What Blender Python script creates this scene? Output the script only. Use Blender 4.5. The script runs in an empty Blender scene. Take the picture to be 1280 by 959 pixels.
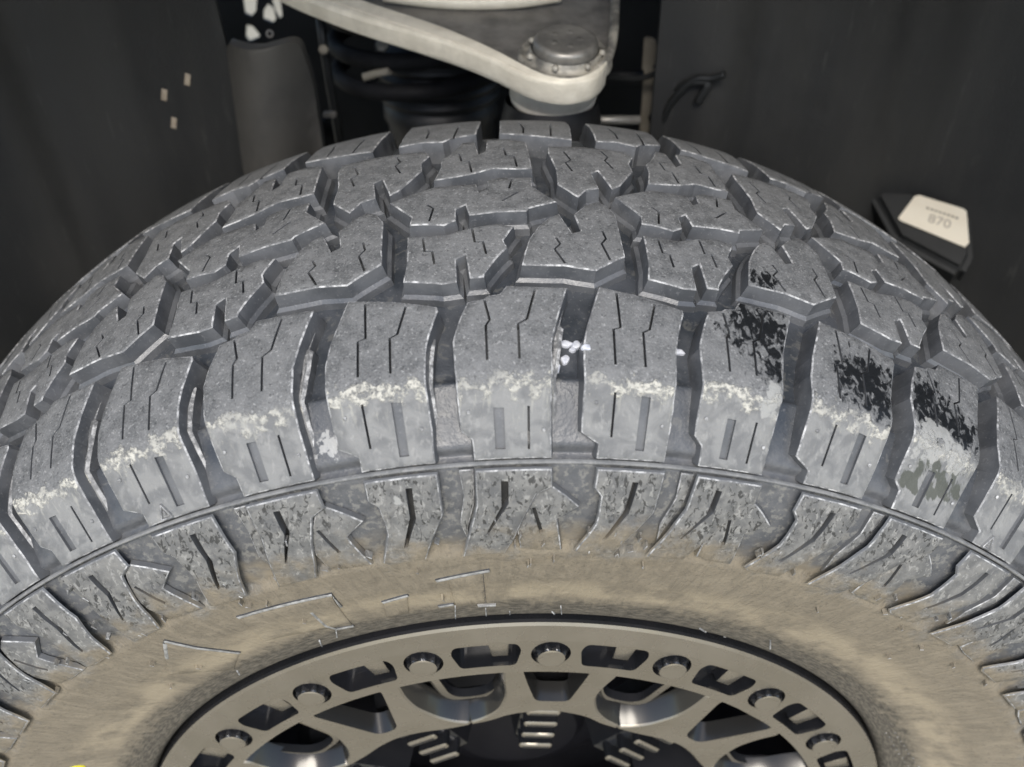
import bpy, bmesh, math, random
import numpy as np
from mathutils import Vector, Matrix, noise
from mathutils.geometry import delaunay_2d_cdt
random.seed(7)
rng = np.random.default_rng(7)
scene = bpy.context.scene
COL = scene.collection

# ------------------------------------------------------------ camera, sky, sun
F_PX = 1107.2
CAM = np.array([-0.01103529, -0.25989331, 0.60704392])
PITCH, YAW, ROLL = 0.693927813, 0.0302439822, -0.0048347937

def cam_axes():
    a, b, c = PITCH, YAW, ROLL
    f = np.array([math.sin(b)*math.cos(a), math.cos(b)*math.cos(a), -math.sin(a)])
    r = np.array([math.cos(b), -math.sin(b), 0.0]); u = np.cross(r, f)
    return r*math.cos(c)+u*math.sin(c), -r*math.sin(c)+u*math.cos(c), f
CR, CU, CF = cam_axes()
cd = bpy.data.cameras.new("camera"); cam = bpy.data.objects.new("camera", cd); COL.objects.link(cam)
cam.matrix_world = Matrix(((CR[0], CU[0], -CF[0], CAM[0]), (CR[1], CU[1], -CF[1], CAM[1]),
                           (CR[2], CU[2], -CF[2], CAM[2]), (0, 0, 0, 1)))
cd.sensor_width = 36.0; cd.lens = F_PX*36.0/1280.0
cd.clip_start = 0.01; cd.clip_end = 400
cd.dof.use_dof = True; cd.dof.focus_distance = 0.40; cd.dof.aperture_fstop = 7.5
scene.camera = cam

SUN_EL, SUN_AZ = math.radians(47), math.radians(184)      # azimuth clockwise from +Y
w = bpy.data.worlds.new("World"); scene.world = w; w.use_nodes = True
nt = w.node_tree; nt.nodes.clear()
sky = nt.nodes.new("ShaderNodeTexSky"); sky.sky_type = 'NISHITA'; sky.sun_disc = False
sky.sun_elevation = SUN_EL; sky.sun_rotation = SUN_AZ; sky.dust_density = 1.5; sky.air_density = 1.0; sky.ozone_density = 0.6
bg = nt.nodes.new("ShaderNodeBackground"); bg.inputs[1].default_value = 0.12
wo = nt.nodes.new("ShaderNodeOutputWorld")
nt.links.new(sky.outputs[0], bg.inputs[0]); nt.links.new(bg.outputs[0], wo.inputs[0])
sl = bpy.data.lights.new("sun", 'SUN'); sl.energy = 1.5; sl.angle = math.radians(26); sl.color = (1.0, 0.96, 0.90)
so = bpy.data.objects.new("sun", sl); COL.objects.link(so)
sd = Vector((math.sin(SUN_AZ)*math.cos(SUN_EL), math.cos(SUN_AZ)*math.cos(SUN_EL), math.sin(SUN_EL)))
so.rotation_euler = sd.to_track_quat('Z', 'Y').to_euler()
scene.view_settings.view_transform = 'Standard'; scene.view_settings.look = 'None'
scene.view_settings.exposure = 0.8; scene.view_settings.gamma = 1.0

def ray(x, y):
    return CF + (x-640)/F_PX*CR - (y-479.5)/F_PX*CU
def at_y(x, y, Y):
    d = ray(x, y); t = (Y-CAM[1])/d[1]; return CAM + d*t
def at_plane(x, y, p0, n):
    d = ray(x, y); t = np.dot(np.array(p0)-CAM, n)/np.dot(d, n); return CAM + d*t

# ------------------------------------------------------------ node helpers
class N:
    def __init__(s, name):
        s.m = bpy.data.materials.new(name); s.m.use_nodes = True
        s.t = s.m.node_tree; s.t.nodes.clear()
        s.out = s.t.nodes.new("ShaderNodeOutputMaterial"); s.b = s.t.nodes.new("ShaderNodeBsdfPrincipled")
        s.t.links.new(s.b.outputs[0], s.out.inputs[0])
    def set(s, inp, v):
        if hasattr(v, 'node'): s.t.links.new(v, inp)
        else:
            if hasattr(inp.default_value, '__len__') and not hasattr(v, '__len__'): v = (v, v, v, 1)
            if hasattr(inp.default_value, '__len__') and len(inp.default_value) == 4 and len(v) == 3: v = (*v, 1)
            inp.default_value = v
    def coord(s):
        n = s.t.nodes.new("ShaderNodeTexCoord"); return n.outputs['Object']
    def uv(s):
        n = s.t.nodes.new("ShaderNodeUVMap"); n.uv_map = "band"
        x = s.t.nodes.new("ShaderNodeSeparateXYZ"); s.t.links.new(n.outputs[0], x.inputs[0]); return n.outputs[0], x.outputs[0], x.outputs[1]
    def noise(s, vec, scale, detail=3, rough=.55, dist=0.0):
        n = s.t.nodes.new("ShaderNodeTexNoise"); s.set(n.inputs['Vector'], vec)
        n.inputs['Scale'].default_value = scale; n.inputs['Detail'].default_value = detail
        n.inputs['Roughness'].default_value = rough; n.inputs['Distortion'].default_value = dist; return n.outputs['Fac']
    def voronoi(s, vec, scale):
        n = s.t.nodes.new("ShaderNodeTexVoronoi"); s.set(n.inputs['Vector'], vec); n.inputs['Scale'].default_value = scale; return n.outputs['Distance']
    def ramp(s, fac, a, b, lo=0.0, hi=1.0):
        n = s.t.nodes.new("ShaderNodeMapRange"); n.interpolation_type = 'SMOOTHSTEP'
        s.set(n.inputs[0], fac); n.inputs[1].default_value = a; n.inputs[2].default_value = b
        n.inputs[3].default_value = lo; n.inputs[4].default_value = hi; return n.outputs[0]
    def math(s, op, a, b=0.0, c=None):
        n = s.t.nodes.new("ShaderNodeMath"); n.operation = op; s.set(n.inputs[0], a); s.set(n.inputs[1], b)
        if c is not None: s.set(n.inputs[2], c)
        return n.outputs[0]
    def mul(s, *a):
        r = a[0]
        for b in a[1:]: r = s.math('MULTIPLY', r, b)
        return r
    def mix(s, fac, a, b):
        n = s.t.nodes.new("ShaderNodeMix"); n.data_type = 'RGBA'
        s.set(n.inputs[0], fac); s.set(n.inputs[6], a); s.set(n.inputs[7], b); return n.outputs[2]
    def scalevec(s, vec, v):
        n = s.t.nodes.new("ShaderNodeVectorMath"); n.operation = 'MULTIPLY'; s.set(n.inputs[0], vec); n.inputs[1].default_value = v; return n.outputs[0]
    def dist(s, vec, p):
        n = s.t.nodes.new("ShaderNodeVectorMath"); n.operation = 'DISTANCE'; s.set(n.inputs[0], vec); n.inputs[1].default_value = p; return n.outputs['Value']
    def bump(s, h, strength, distance):
        n = s.t.nodes.new("ShaderNodeBump"); s.set(n.inputs['Height'], h)
        n.inputs['Strength'].default_value = strength; n.inputs['Distance'].default_value = distance
        s.t.links.new(n.outputs[0], s.b.inputs['Normal'])
    def fin(s, col, rough, metal=0.0, spec=0.5):
        s.set(s.b.inputs['Base Color'], col); s.set(s.b.inputs['Roughness'], rough); s.set(s.b.inputs['Metallic'], metal)
        s.set(s.b.inputs['Specular IOR Level'], spec); return s.m

# ------------------------------------------------------------ tyre profile and pitch
YC, HW = .1178, .1144
near = [(.024,.2340),(.009,.2352),(.0036,.2385),(.0012,.25),(-.003,.262),(-.0115,.287),(-.0165,.31),(-.0183,.33),(-.017,.3465),(-.0131,.3618),(.0034,.3922)]
crown = [(y, .4135-(.0213 if y < YC else .0172)*abs((y-YC)/HW)**2.4) for y in np.linspace(.0034, .2322, 81)]
NI = len(near)
P0 = np.array(near[:-1]+crown+[(2*YC-a, b+.0041) for a, b in near[:-1][::-1]])
S0 = np.r_[0, np.cumsum(np.hypot(*np.diff(P0, axis=0).T))]
S0 += .16985-S0[NI-1]
SMAX = float(S0[0]+S0[-1])
SS = np.linspace(S0[0], S0[-1], 2400); ds = SS[1]-SS[0]
def smooth(a, sig):
    n = max(1, int(3*sig/ds)); k = np.exp(-.5*(np.arange(-n, n+1)*ds/sig)**2); k /= k.sum()
    return np.convolve(np.pad(a, n, mode='reflect', reflect_type='odd'), k, 'valid')
YY, RR = smooth(np.interp(SS, S0, P0[:, 0]), .0022), smooth(np.interp(SS, S0, P0[:, 1]), .0022)
NY, NR = -smooth(np.gradient(RR, ds), .003), smooth(np.gradient(YY, ds), .003)
_l = np.hypot(NY, NR); NY /= _l; NR /= _l
RA = .39
SMID = SMAX/2
def depth_at(s):
    s = np.minimum(s, SMAX-s)
    return np.interp(s, [0, .0835, .0885, .1335, .1365, .140, .158, .170, .176], [0, 0, .0024, .0024, .0068, .0036, .0075, .0105, .0115])
def pos(a, s, d):
    """unrolled (a, s) and depth below the tread surface -> 3D, wheel frame"""
    a, s, d = np.asarray(a, float), np.asarray(s, float), np.asarray(d, float)
    y = np.interp(s, SS, YY)-d*np.interp(s, SS, NY); r = np.interp(s, SS, RR)-d*np.interp(s, SS, NR)
    th = a/RA
    return np.stack([r*np.sin(th), y, r*np.cos(th)], -1)
B_TH = [-35.17, -28.12, -20.367, -13.047, -5.35, 1.859, 8.984, 15.552, 23.037, 30.263, 37.58]
B_U = [i-3 for i in range(11)]
for i in range(12):
    B_TH.insert(0, B_TH[0]-(7.5, 7.1)[i % 2]); B_U.insert(0, B_U[0]-1)
    B_TH.append(B_TH[-1]+(7.1, 7.5)[i % 2]); B_U.append(B_U[-1]+1)
def a_of_u(u):
    return np.radians(np.interp(u, B_U, B_TH))*RA
def to3(x, y):
    """picture point -> point on the outer tyre surface (for stains and marks on it)"""
    d = ray(x, y); t = (YY-CAM[1])/d[1]
    X = CAM[0]+t*d[0]; Z = CAM[2]+t*d[2]; e = np.hypot(X, Z)-RR
    best = None
    for i in np.nonzero(e[:-1]*e[1:] <= 0)[0]:
        if t[i] > 0 and (best is None or t[i] < t[best]): best = i
    i = best if best is not None else int(np.argmin(np.abs(e)))
    return math.atan2(X[i], Z[i])*RA, SS[i], Vector((X[i], YY[i], Z[i]))

# ------------------------------------------------------------ materials
def mat_rubber():
    n = N("tyre_rubber"); co = n.coord(); uvv, ua, us = n.uv()
    big = n.noise(co, 28, 4); mid = n.noise(co, 150, 4, .6); fine = n.noise(co, 900, 3, .6)
    speck = n.ramp(n.noise(co, 680, 3, .65), .565, .69)
    base0 = n.ramp(n.noise(co, 1150, 3, .65), .32, .70)
    # tread grey with abraded light grains
    base = n.mix(n.ramp(mid, .35, .68), (.098, .101, .101), (.182, .184, .182))
    base = n.mix(n.mul(n.ramp(big, .42, .7), .5), base, (.20, .202, .198))
    base = n.mix(n.mul(base0, .5), base, (.26, .262, .258))
    base = n.mix(n.mul(speck, .72), base, (.37, .37, .36))
    pits = n.ramp(n.noise(co, 560, 3, .6), .60, .68)
    base = n.mix(n.mul(pits, .6), base, (.045, .046, .047))
    # buttress facet: smoother dusty skin
    but = n.ramp(us, .1655, .1690, 1, 0)
    patch = n.noise(co, 95, 4, .55, .6)
    bcol = n.mix(n.ramp(patch, .38, .62), (.170, .173, .172), (.250, .251, .243))
    bcol = n.mix(n.mul(n.ramp(n.noise(n.scalevec(co, (1, 1, .25)), 420, 3), .55, .7), .45), bcol, (.35, .347, .33))
    base = n.mix(but, base, bcol)
    # dried mud along the tread shoulder
    wob = n.math('ADD', us, n.ramp(n.noise(co, 170, 4, .6), .25, .75, -.0050, .0050))
    wob = n.math('ADD', wob, n.ramp(n.noise(co, 26, 3, .6), .3, .7, -.0016, .0016))
    mline = n.mul(n.ramp(wob, .1625, .1655), n.ramp(wob, .1685, .1700, 1, 0))
    mline = n.mul(mline, n.ramp(n.noise(co, 420, 4, .7), .36, .56), n.ramp(n.noise(co, 30, 4, .65), .32, .54, .15, 1))
    base = n.mix(n.mul(mline, .82), base, (.64, .62, .54))
    drip = n.mul(n.ramp(us, .145, .166), n.ramp(us, .1660, .1690, 1, 0), n.ramp(n.noise(n.scalevec(uvv, (520, 90, 1)), 1, 3, .6), .56, .70))
    base = n.mix(n.mul(drip, .5), base, (.44, .43, .37))
    # sidewall lugs: grey with dark wet flecks
    lug = n.ramp(us, .1335, .1350, 1, 0)
    lcol = n.mix(n.ramp(mid, .35, .65), (.135, .136, .132), (.215, .213, .200))
    flv = n.scalevec(co, (1, .55, .55))
    fl = n.mul(n.ramp(n.noise(flv, 520, 3, .6, .8), .55, .60), n.ramp(n.noise(co, 16, 2), .38, .52))
    lcol = n.mix(n.mul(n.ramp(n.noise(flv, 430, 3, .6, .6), .56, .64), .6), lcol, (.36, .355, .33))
    fl = n.mul(fl, n.ramp(us, .085, .097))
    lcol = n.mix(n.mul(fl, .85), lcol, (.035, .035, .033))
    wetz = n.mul(n.ramp(n.noise(co, 55, 3, .6, .5), .58, .63), .55)
    lcol = n.mix(wetz, lcol, (.105, .107, .109))
    base = n.mix(lug, base, lcol)
    # tan dust on the sidewall
    ws = n.math('ADD', us, n.ramp(n.noise(co, 60, 4, .6), .2, .8, -.016, .016))
    tan = n.ramp(ws, .082, .108, 1, 0)
    tv = n.noise(co, 48, 6, .62, 1.4)
    rad_ = n.noise(n.scalevec(uvv, (120, 30, 1)), 1.0, 4, .62, 2.2)
    tv = n.math('ADD', n.math('MULTIPLY', tv, .5), n.math('MULTIPLY', rad_, .5))
    tcol = n.mix(n.ramp(tv, .3, .7), (.180, .156, .116), (.272, .234, .172))
    tcol = n.mix(n.mul(n.ramp(n.noise(co, 520, 3), .55, .68), .35), tcol, (.10, .088, .068))
    base = n.mix(tan, base, tcol)
    crest = n.mul(n.ramp(us, .028, .036), n.ramp(us, .044, .062, 1, 0), n.ramp(n.noise(co, 45, 4, .6), .35, .6))
    base = n.mix(n.mul(crest, .65), base, (.42, .355, .25))
    wb = n.math('ADD', us, n.ramp(n.noise(co, 120, 4, .65), .2, .8, -.008, .008))
    bead = n.ramp(wb, .019, .031, 1, 0)
    bcol2 = n.mix(n.ramp(n.noise(n.scalevec(uvv, (40, 300, 1)), 3, 4, .65), .40, .62), (.040, .037, .031), (.140, .126, .100))
    base = n.mix(n.mul(bead, .85), base, bcol2)
    rough = n.mix(tan, n.ramp(mid, .3, .7, .62, .80), .92)
    # black wet patches and pale caked patches
    wet = None
    for (x, y, rad) in STAINS:
        d = n.dist(n.scalevec(co, (1, 1, 1)), to3(x, y)[2])
        f = n.ramp(d, rad*.25, rad, 1.0, 0.0)
        wet = f if wet is None else n.math('MAXIMUM', wet, f)
    wn = n.math('ADD', n.noise(n.scalevec(co, (1, .6, 1)), 330, 4, .62, .6), n.math('MULTIPLY', wet, .21))
    wm = n.mul(n.ramp(wn, .61, .69), n.ramp(wet, .02, .10), n.ramp(us, .1675, .169))
    damp = n.mul(n.ramp(wn, .52, .66), n.ramp(wet, .02, .25), n.ramp(us, .1675, .169))
    base = n.mix(n.mul(damp, .55), base, (.045, .047, .049))
    base = n.mix(n.mul(wm, .95), base, (.008, .009, .010))
    rough = n.mix(wm, rough, .42)
    ol = None
    for (x, y, rad) in OLIVE:
        d = n.dist(n.scalevec(co, (1, 1, 1)), to3(x, y)[2]); f = n.ramp(d, rad*.5, rad, 1.0, 0.0)
        ol = f if ol is None else n.math('MAXIMUM', ol, f)
    om = n.mul(n.ramp(n.math('ADD', n.noise(n.scalevec(co, (1.6, 1, .5)), 150, 3, .6), n.math('MULTIPLY', ol, .25)), .64, .72), n.ramp(ol, .02, .1))
    base = n.mix(n.mul(om, .8), base, (.060, .066, .050))
    pale = None
    for (x, y, rad) in PALES:
        d = n.dist(co, to3(x, y)[2]); f = n.ramp(d, rad*.35, rad, 1.0, 0.0)
        pale = f if pale is None else n.math('MAXIMUM', pale, f)
    pm = n.ramp(n.math('ADD', n.noise(co, 160, 4, .6), n.math('MULTIPLY', pale, .26)), .63, .72)
    pm = n.mul(pm, n.ramp(pale, .02, .1))
    base = n.mix(n.mul(pm, .85), base, (.36, .36, .34))
    h = n.math('ADD', n.mul(fine, .4), n.mul(mid, .8)); h = n.math('ADD', h, n.mul(mline, .9)); h = n.math('ADD', h, n.mul(tv, n.mul(tan, 2.6)))
    n.bump(h, .6, .0011)
    return n.fin(base, rough, 0, .45)
def mat_groove():
    n = N("groove_rubber"); co = n.coord(); uvv, ua, us = n.uv()
    f = n.noise(co, 60, 4); g = n.noise(co, 700, 2)
    c = n.mix(n.ramp(f, .35, .65), (.088, .093, .099), (.145, .150, .156))
    c = n.mix(n.mul(n.ramp(g, .6, .72), .35), c, (.28, .28, .28))
    low = n.ramp(us, .140, .156, 1, 0)
    c = n.mix(n.mul(low, n.ramp(n.noise(co, 220, 4, .6), .35, .65, .35, .9)), c, (.125, .128, .130))
    tan = n.ramp(n.math('ADD', us, n.ramp(f, .2, .8, -.018, .018)), .080, .112, 1, 0)
    c = n.mix(tan, c, n.mix(n.ramp(n.noise(n.scalevec(co, (.6, 1, 1)), 70, 5, .6, .8), .3, .7), (.180, .156, .116), (.272, .234, .172)))
    crest = n.mul(n.ramp(us, .028, .036), n.ramp(us, .044, .062, 1, 0), n.ramp(n.noise(co, 45, 4, .6), .35, .6))
    c = n.mix(n.mul(crest, .65), c, (.42, .355, .25))
    wb = n.math('ADD', us, n.ramp(n.noise(co, 120, 4, .65), .2, .8, -.008, .008))
    bead = n.ramp(wb, .019, .031, 1, 0)
    c = n.mix(n.mul(bead, .85), c, n.mix(n.ramp(n.noise(n.scalevec(uvv, (40, 300, 1)), 3, 4, .65), .40, .62), (.040, .037, .031), (.140, .126, .100)))
    pale = None
    for (x, y, rad) in FLOOR_PALES:
        d = n.dist(co, to3(x, y)[2]); q = n.ramp(d, rad*.4, rad, 1.0, 0.0)
        pale = q if pale is None else n.math('MAXIMUM', pale, q)
    pm = n.mul(n.ramp(n.math('ADD', n.noise(co, 160, 4, .6), n.math('MULTIPLY', pale, .35)), .66, .70), n.ramp(pale, .02, .1))
    c = n.mix(n.mul(pm, .85), c, (.42, .42, .41))
    tv = n.noise(n.scalevec(co, (.6, 1, 1)), 70, 5, .6, .8)
    n.bump(n.math('ADD', n.mul(g, .3), n.mul(tv, n.mul(tan, 2.0))), .5, .0008)
    return n.fin(c, n.mix(tan, n.ramp(f, .3, .7, .28, .42), .9), 0, .55)
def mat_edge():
    n = N("worn_highlight_edge"); co = n.coord()  # worn dusty edges; on ledges and lugs the pale tone paints highlights
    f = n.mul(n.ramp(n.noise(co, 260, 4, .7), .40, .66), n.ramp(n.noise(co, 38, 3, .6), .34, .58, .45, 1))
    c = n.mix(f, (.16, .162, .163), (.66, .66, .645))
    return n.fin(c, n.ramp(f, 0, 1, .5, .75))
def mat_floor():
    n = N("groove_floor_rubber"); co = n.coord(); uvv, ua, us = n.uv()
    f = n.noise(co, 60, 4); g = n.noise(co, 700, 2)
    c = n.mix(n.ramp(f, .35, .65), (.040, .046, .054), (.075, .081, .090))  # darker than the walls: groove contact shadow put into the colour
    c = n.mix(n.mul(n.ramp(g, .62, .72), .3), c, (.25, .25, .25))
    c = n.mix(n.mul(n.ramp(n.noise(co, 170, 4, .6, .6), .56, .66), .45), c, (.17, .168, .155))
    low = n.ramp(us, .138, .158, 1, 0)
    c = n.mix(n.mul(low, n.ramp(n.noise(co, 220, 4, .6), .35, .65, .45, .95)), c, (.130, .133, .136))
    c = n.mix(n.mul(n.ramp(us, .1335, .136, 1, 0), n.ramp(n.noise(co, 300, 4, .65), .5, .62)), c, (.20, .198, .185))
    tan = n.ramp(n.math('ADD', us, n.ramp(f, .2, .8, -.012, .012)), .084, .106, 1, 0)
    c = n.mix(tan, c, n.mix(n.ramp(n.noise(n.scalevec(co, (.6, 1, 1)), 70, 5, .6, .8), .3, .7), (.180, .156, .116), (.272, .234, .172)))
    pale = None
    for (x, y, rad) in FLOOR_PALES:
        d = n.dist(co, to3(x, y)[2]); q = n.ramp(d, rad*.4, rad, 1.0, 0.0)
        pale = q if pale is None else n.math('MAXIMUM', pale, q)
    pm = n.mul(n.ramp(n.math('ADD', n.noise(co, 230, 5, .65), n.math('MULTIPLY', pale, .28)), .64, .72), n.ramp(pale, .02, .1))
    c = n.mix(n.mul(pm, .85), c, (.40, .40, .385))
    n.bump(n.math('ADD', n.mul(g, .4), n.noise(co, 130, 4, .6)), .5, .0008)
    return n.fin(c, n.mix(tan, n.ramp(f, .3, .7, .30, .45), .9), 0, .5)
def mat_simple(name, col, rough, metal=0, col2=None, scale=40, bump=0, bdist=.001, spec=.5, lo=.35, hi=.65):
    n = N(name); co = n.coord(); f = n.noise(co, scale, 4, .6)
    c = n.mix(n.ramp(f, lo, hi), col, col2 or col)
    if bump: n.bump(n.noise(co, scale*8, 3, .6), bump, bdist)
    return n.fin(c, n.ramp(n.noise(co, scale*2.3, 3), .3, .7, max(.02, rough-.05), min(1, rough+.07)), metal, spec)

STAINS = [(948, 408, .023), (973, 455, .014), (1082, 475, .022), (1100, 505, .012), (1165, 510, .022), (1200, 540, .016), (950, 350, .012), (1120, 480, .008)]
OLIVE = [(1160, 598, .012), (1186, 606, .012), (1135, 600, .006)]
PALES = [(963, 500, .009), (1168, 552, .016), (1200, 575, .010), (500, 622, .005)]
FLOOR_PALES = [(408, 560, .011), (560, 570, .005)]
M_RUB, M_GRO, M_EDGE, M_FLOOR = mat_rubber(), mat_groove(), mat_edge(), mat_floor()
M_BRONZE = mat_simple("satin_bronze_paint", (.265, .240, .192), .27, .62, (.300, .272, .222), 25, .06, .0002)
M_GLOSS = mat_simple("gloss_black_paint", (.012, .013, .015), .16, 0, (.018, .018, .020), 20, spec=.7)
M_BLACK = mat_simple("black_plastic", (.012, .013, .013), .55, 0, (.022, .023, .023), 9, .25, .0008)
def mat_liner():
    n = N("liner_plastic"); co = n.coord()
    f = n.noise(n.scalevec(co, (1, 1, .18)), 16, 4, .6); g = n.noise(co, 5, 3)
    c = n.mix(n.ramp(f, .35, .65), (.0165, .017, .0168), (.029, .0285, .0265))  # vertical banding puts soft panel shading into the colour
    c = n.mix(n.mul(n.ramp(g, .45, .65), .5), c, (.042, .040, .035))
    c = n.mix(n.mul(n.ramp(n.noise(n.scalevec(co, (1, 1, .12)), 210, 3, .6), .62, .72), .25), c, (.08, .078, .07))
    n.bump(n.math('ADD', n.noise(co, 900, 2), n.math('MULTIPLY', n.noise(co, 25, 3), 2.0)), .35, .001)
    return n.fin(c, n.ramp(g, .3, .7, .5, .68), 0, .5)
M_LINER = mat_liner()
M_SHIELD = mat_simple("dusty_rubber_sheet", (.042, .040, .036), .8, 0, (.070, .066, .058), 14, .3, .001)
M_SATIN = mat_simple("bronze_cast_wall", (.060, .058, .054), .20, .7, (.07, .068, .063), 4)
M_DEEP = mat_simple("shade_black", (.006, .006, .008), .5, 0, (.008, .008, .010), 10, spec=.2)  # near-black puts the wheel interior's deep shade into the colour
M_STROKE = mat_simple("stroke_shade", (.05, .05, .05), .28, 0, (.08, .08, .078), 200)  # dark stroke sides paint in the shadow line beside the glint
M_GLINT = mat_simple("painted_glint", (.40, .40, .385), .4, 0, (.22, .22, .21), 260)  # pale colour paints the glint on the raised strokes
M_ALU = mat_simple("cast_aluminium", (.68, .63, .52), .48, .1, (.82, .765, .64), 60, .5, .0006)
M_ALUDIRT = mat_simple("grimy_aluminium", (.15, .145, .135), .5, .35, (.30, .285, .26), 30, .5, .001)
M_BOSS = mat_simple("stained_aluminium", (.16, .155, .14), .5, .2, (.50, .47, .40), 70, .4, .0005)
M_COIL = mat_simple("dark_matt_steel", (.006, .006, .007), .7, 0, (.011, .011, .012), 30, spec=.2)  # very dark, low-sheen tone for the coil
M_STEEL = mat_simple("dull_steel", (.25, .24, .22), .45, .6, (.40, .38, .34), 60)
M_DARKST = mat_simple("black_steel", (.009, .0095, .010), .5, 0, (.016, .016, .017), 30)
M_TAN = mat_simple("dusty_steel", (.24, .215, .17), .7, .1, (.33, .30, .24), 35, .3, .0006)
M_WHITE = mat_simple("white_label", (.86, .79, .64), .6, 0, (.80, .72, .57), 30)
M_SLOT = mat_simple("slit_shade_rubber", (.022, .023, .024), .45, 0, (.045, .045, .043), 120)  # dark lug slit floors, recess shade put into the colour
M_SLOTFILL = mat_simple("slot_daylight_tan", (.50, .42, .31), .6, 0, (.42, .34, .25), 300)
M_INK = mat_simple("grey_ink", (.42, .38, .32), .7)
M_YEL = mat_simple("yellow_paint", (.80, .72, .03), .55)
M_SPLAT = mat_simple("white_droplet", (.74, .76, .80), .6, 0, (.5, .52, .58), 400)
M_CONC = mat_simple("concrete", (.33, .30, .225), .9, 0, (.40, .365, .275), 3, .4, .004)

# ------------------------------------------------------------ mesh helpers
def link(name, me, parent=None):
    o = bpy.data.objects.new(name, me); COL.objects.link(o)
    if parent is not None: o.parent = parent
    return o
def mesh(name, V, F, mats, midx=None, smooth=None, parent=None, uv=None):
    me = bpy.data.meshes.new(name); me.from_pydata([tuple(map(float, v)) for v in V], [], [tuple(f) for f in F])
    for m in mats: me.materials.append(m)
    if midx is not None: me.polygons.foreach_set('material_index', list(midx))
    if smooth is not None:
        me.polygons.foreach_set('use_smooth', [bool(smooth)]*len(F) if isinstance(smooth, bool) else list(smooth))
    if uv is not None:
        l = me.uv_layers.new(name="band"); vi = np.zeros(len(me.loops), int); me.loops.foreach_get('vertex_index', vi)
        l.data.foreach_set('uv', np.asarray(uv, float)[vi].ravel())
    me.update(); return link(name, me, parent)
def thing(name, label, cat, group=None, loc=(0, 0, 0)):
    o = link(name, None); o.location = loc; o['label'] = label; o['category'] = cat
    if group: o['group'] = group
    return o
def tag(o, label, cat, group=None):
    o['label'] = label; o['category'] = cat
    if group: o['group'] = group
    return o
def area2(p):
    x, y = p[:, 0], p[:, 1]; return float(np.sum(x*np.roll(y, -1)-np.roll(x, -1)*y))
def inside(pts, poly):
    pts = np.asarray(pts); x, y = pts[:, 0], pts[:, 1]; c = np.zeros(len(pts), bool); q = np.roll(poly, 1, 0)
    for (x1, y1), (x0, y0) in zip(poly, q):
        m = ((y1 > y) != (y0 > y))
        if y1 != y0: c ^= m & (x < (x0-x1)*(y-y1)/(y0-y1)+x1)
    return c
def densify(p, step):
    out = []
    for a, b in zip(p, np.roll(p, -1, 0)):
        n = max(1, int(np.hypot(*(b-a))/step+.5))
        for i in range(n): out.append(a+(b-a)*i/n)
    return np.array(out)
def offset(p, d):
    """CCW polygon, positive d grows it"""
    e = np.roll(p, -1, 0)-p; e /= np.linalg.norm(e, axis=1)[:, None]+1e-12
    n = np.stack([e[:, 1], -e[:, 0]], 1); m = n+np.roll(n, 1, 0); l = np.linalg.norm(m, axis=1)[:, None]
    m = m/np.maximum(l, 1e-6); c = np.clip(np.sum(m*n, 1), .45, 1)[:, None]
    return p+m*d/c
def seg_dist(pts, poly):
    d = np.full(len(pts), 9.0)
    for a, b in zip(poly, np.roll(poly, -1, 0)):
        ab = b-a; t = np.clip(((pts-a)@ab)/(ab@ab+1e-18), 0, 1); d = np.minimum(d, np.linalg.norm(pts-(a+t[:, None]*ab), axis=1))
    return d
def ribbon(pl, wd):
    pl = np.asarray(pl, float); L, R = [], []
    for i, p in enumerate(pl):
        t = (pl[min(i+1, len(pl)-1)]-pl[max(i-1, 0)]); t = t/np.linalg.norm(t); n = np.array([-t[1], t[0]])
        L.append(p+n*wd/2); R.append(p-n*wd/2)
    p = np.array(L+R[::-1]); return p if area2(p) > 0 else p[::-1]

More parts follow.
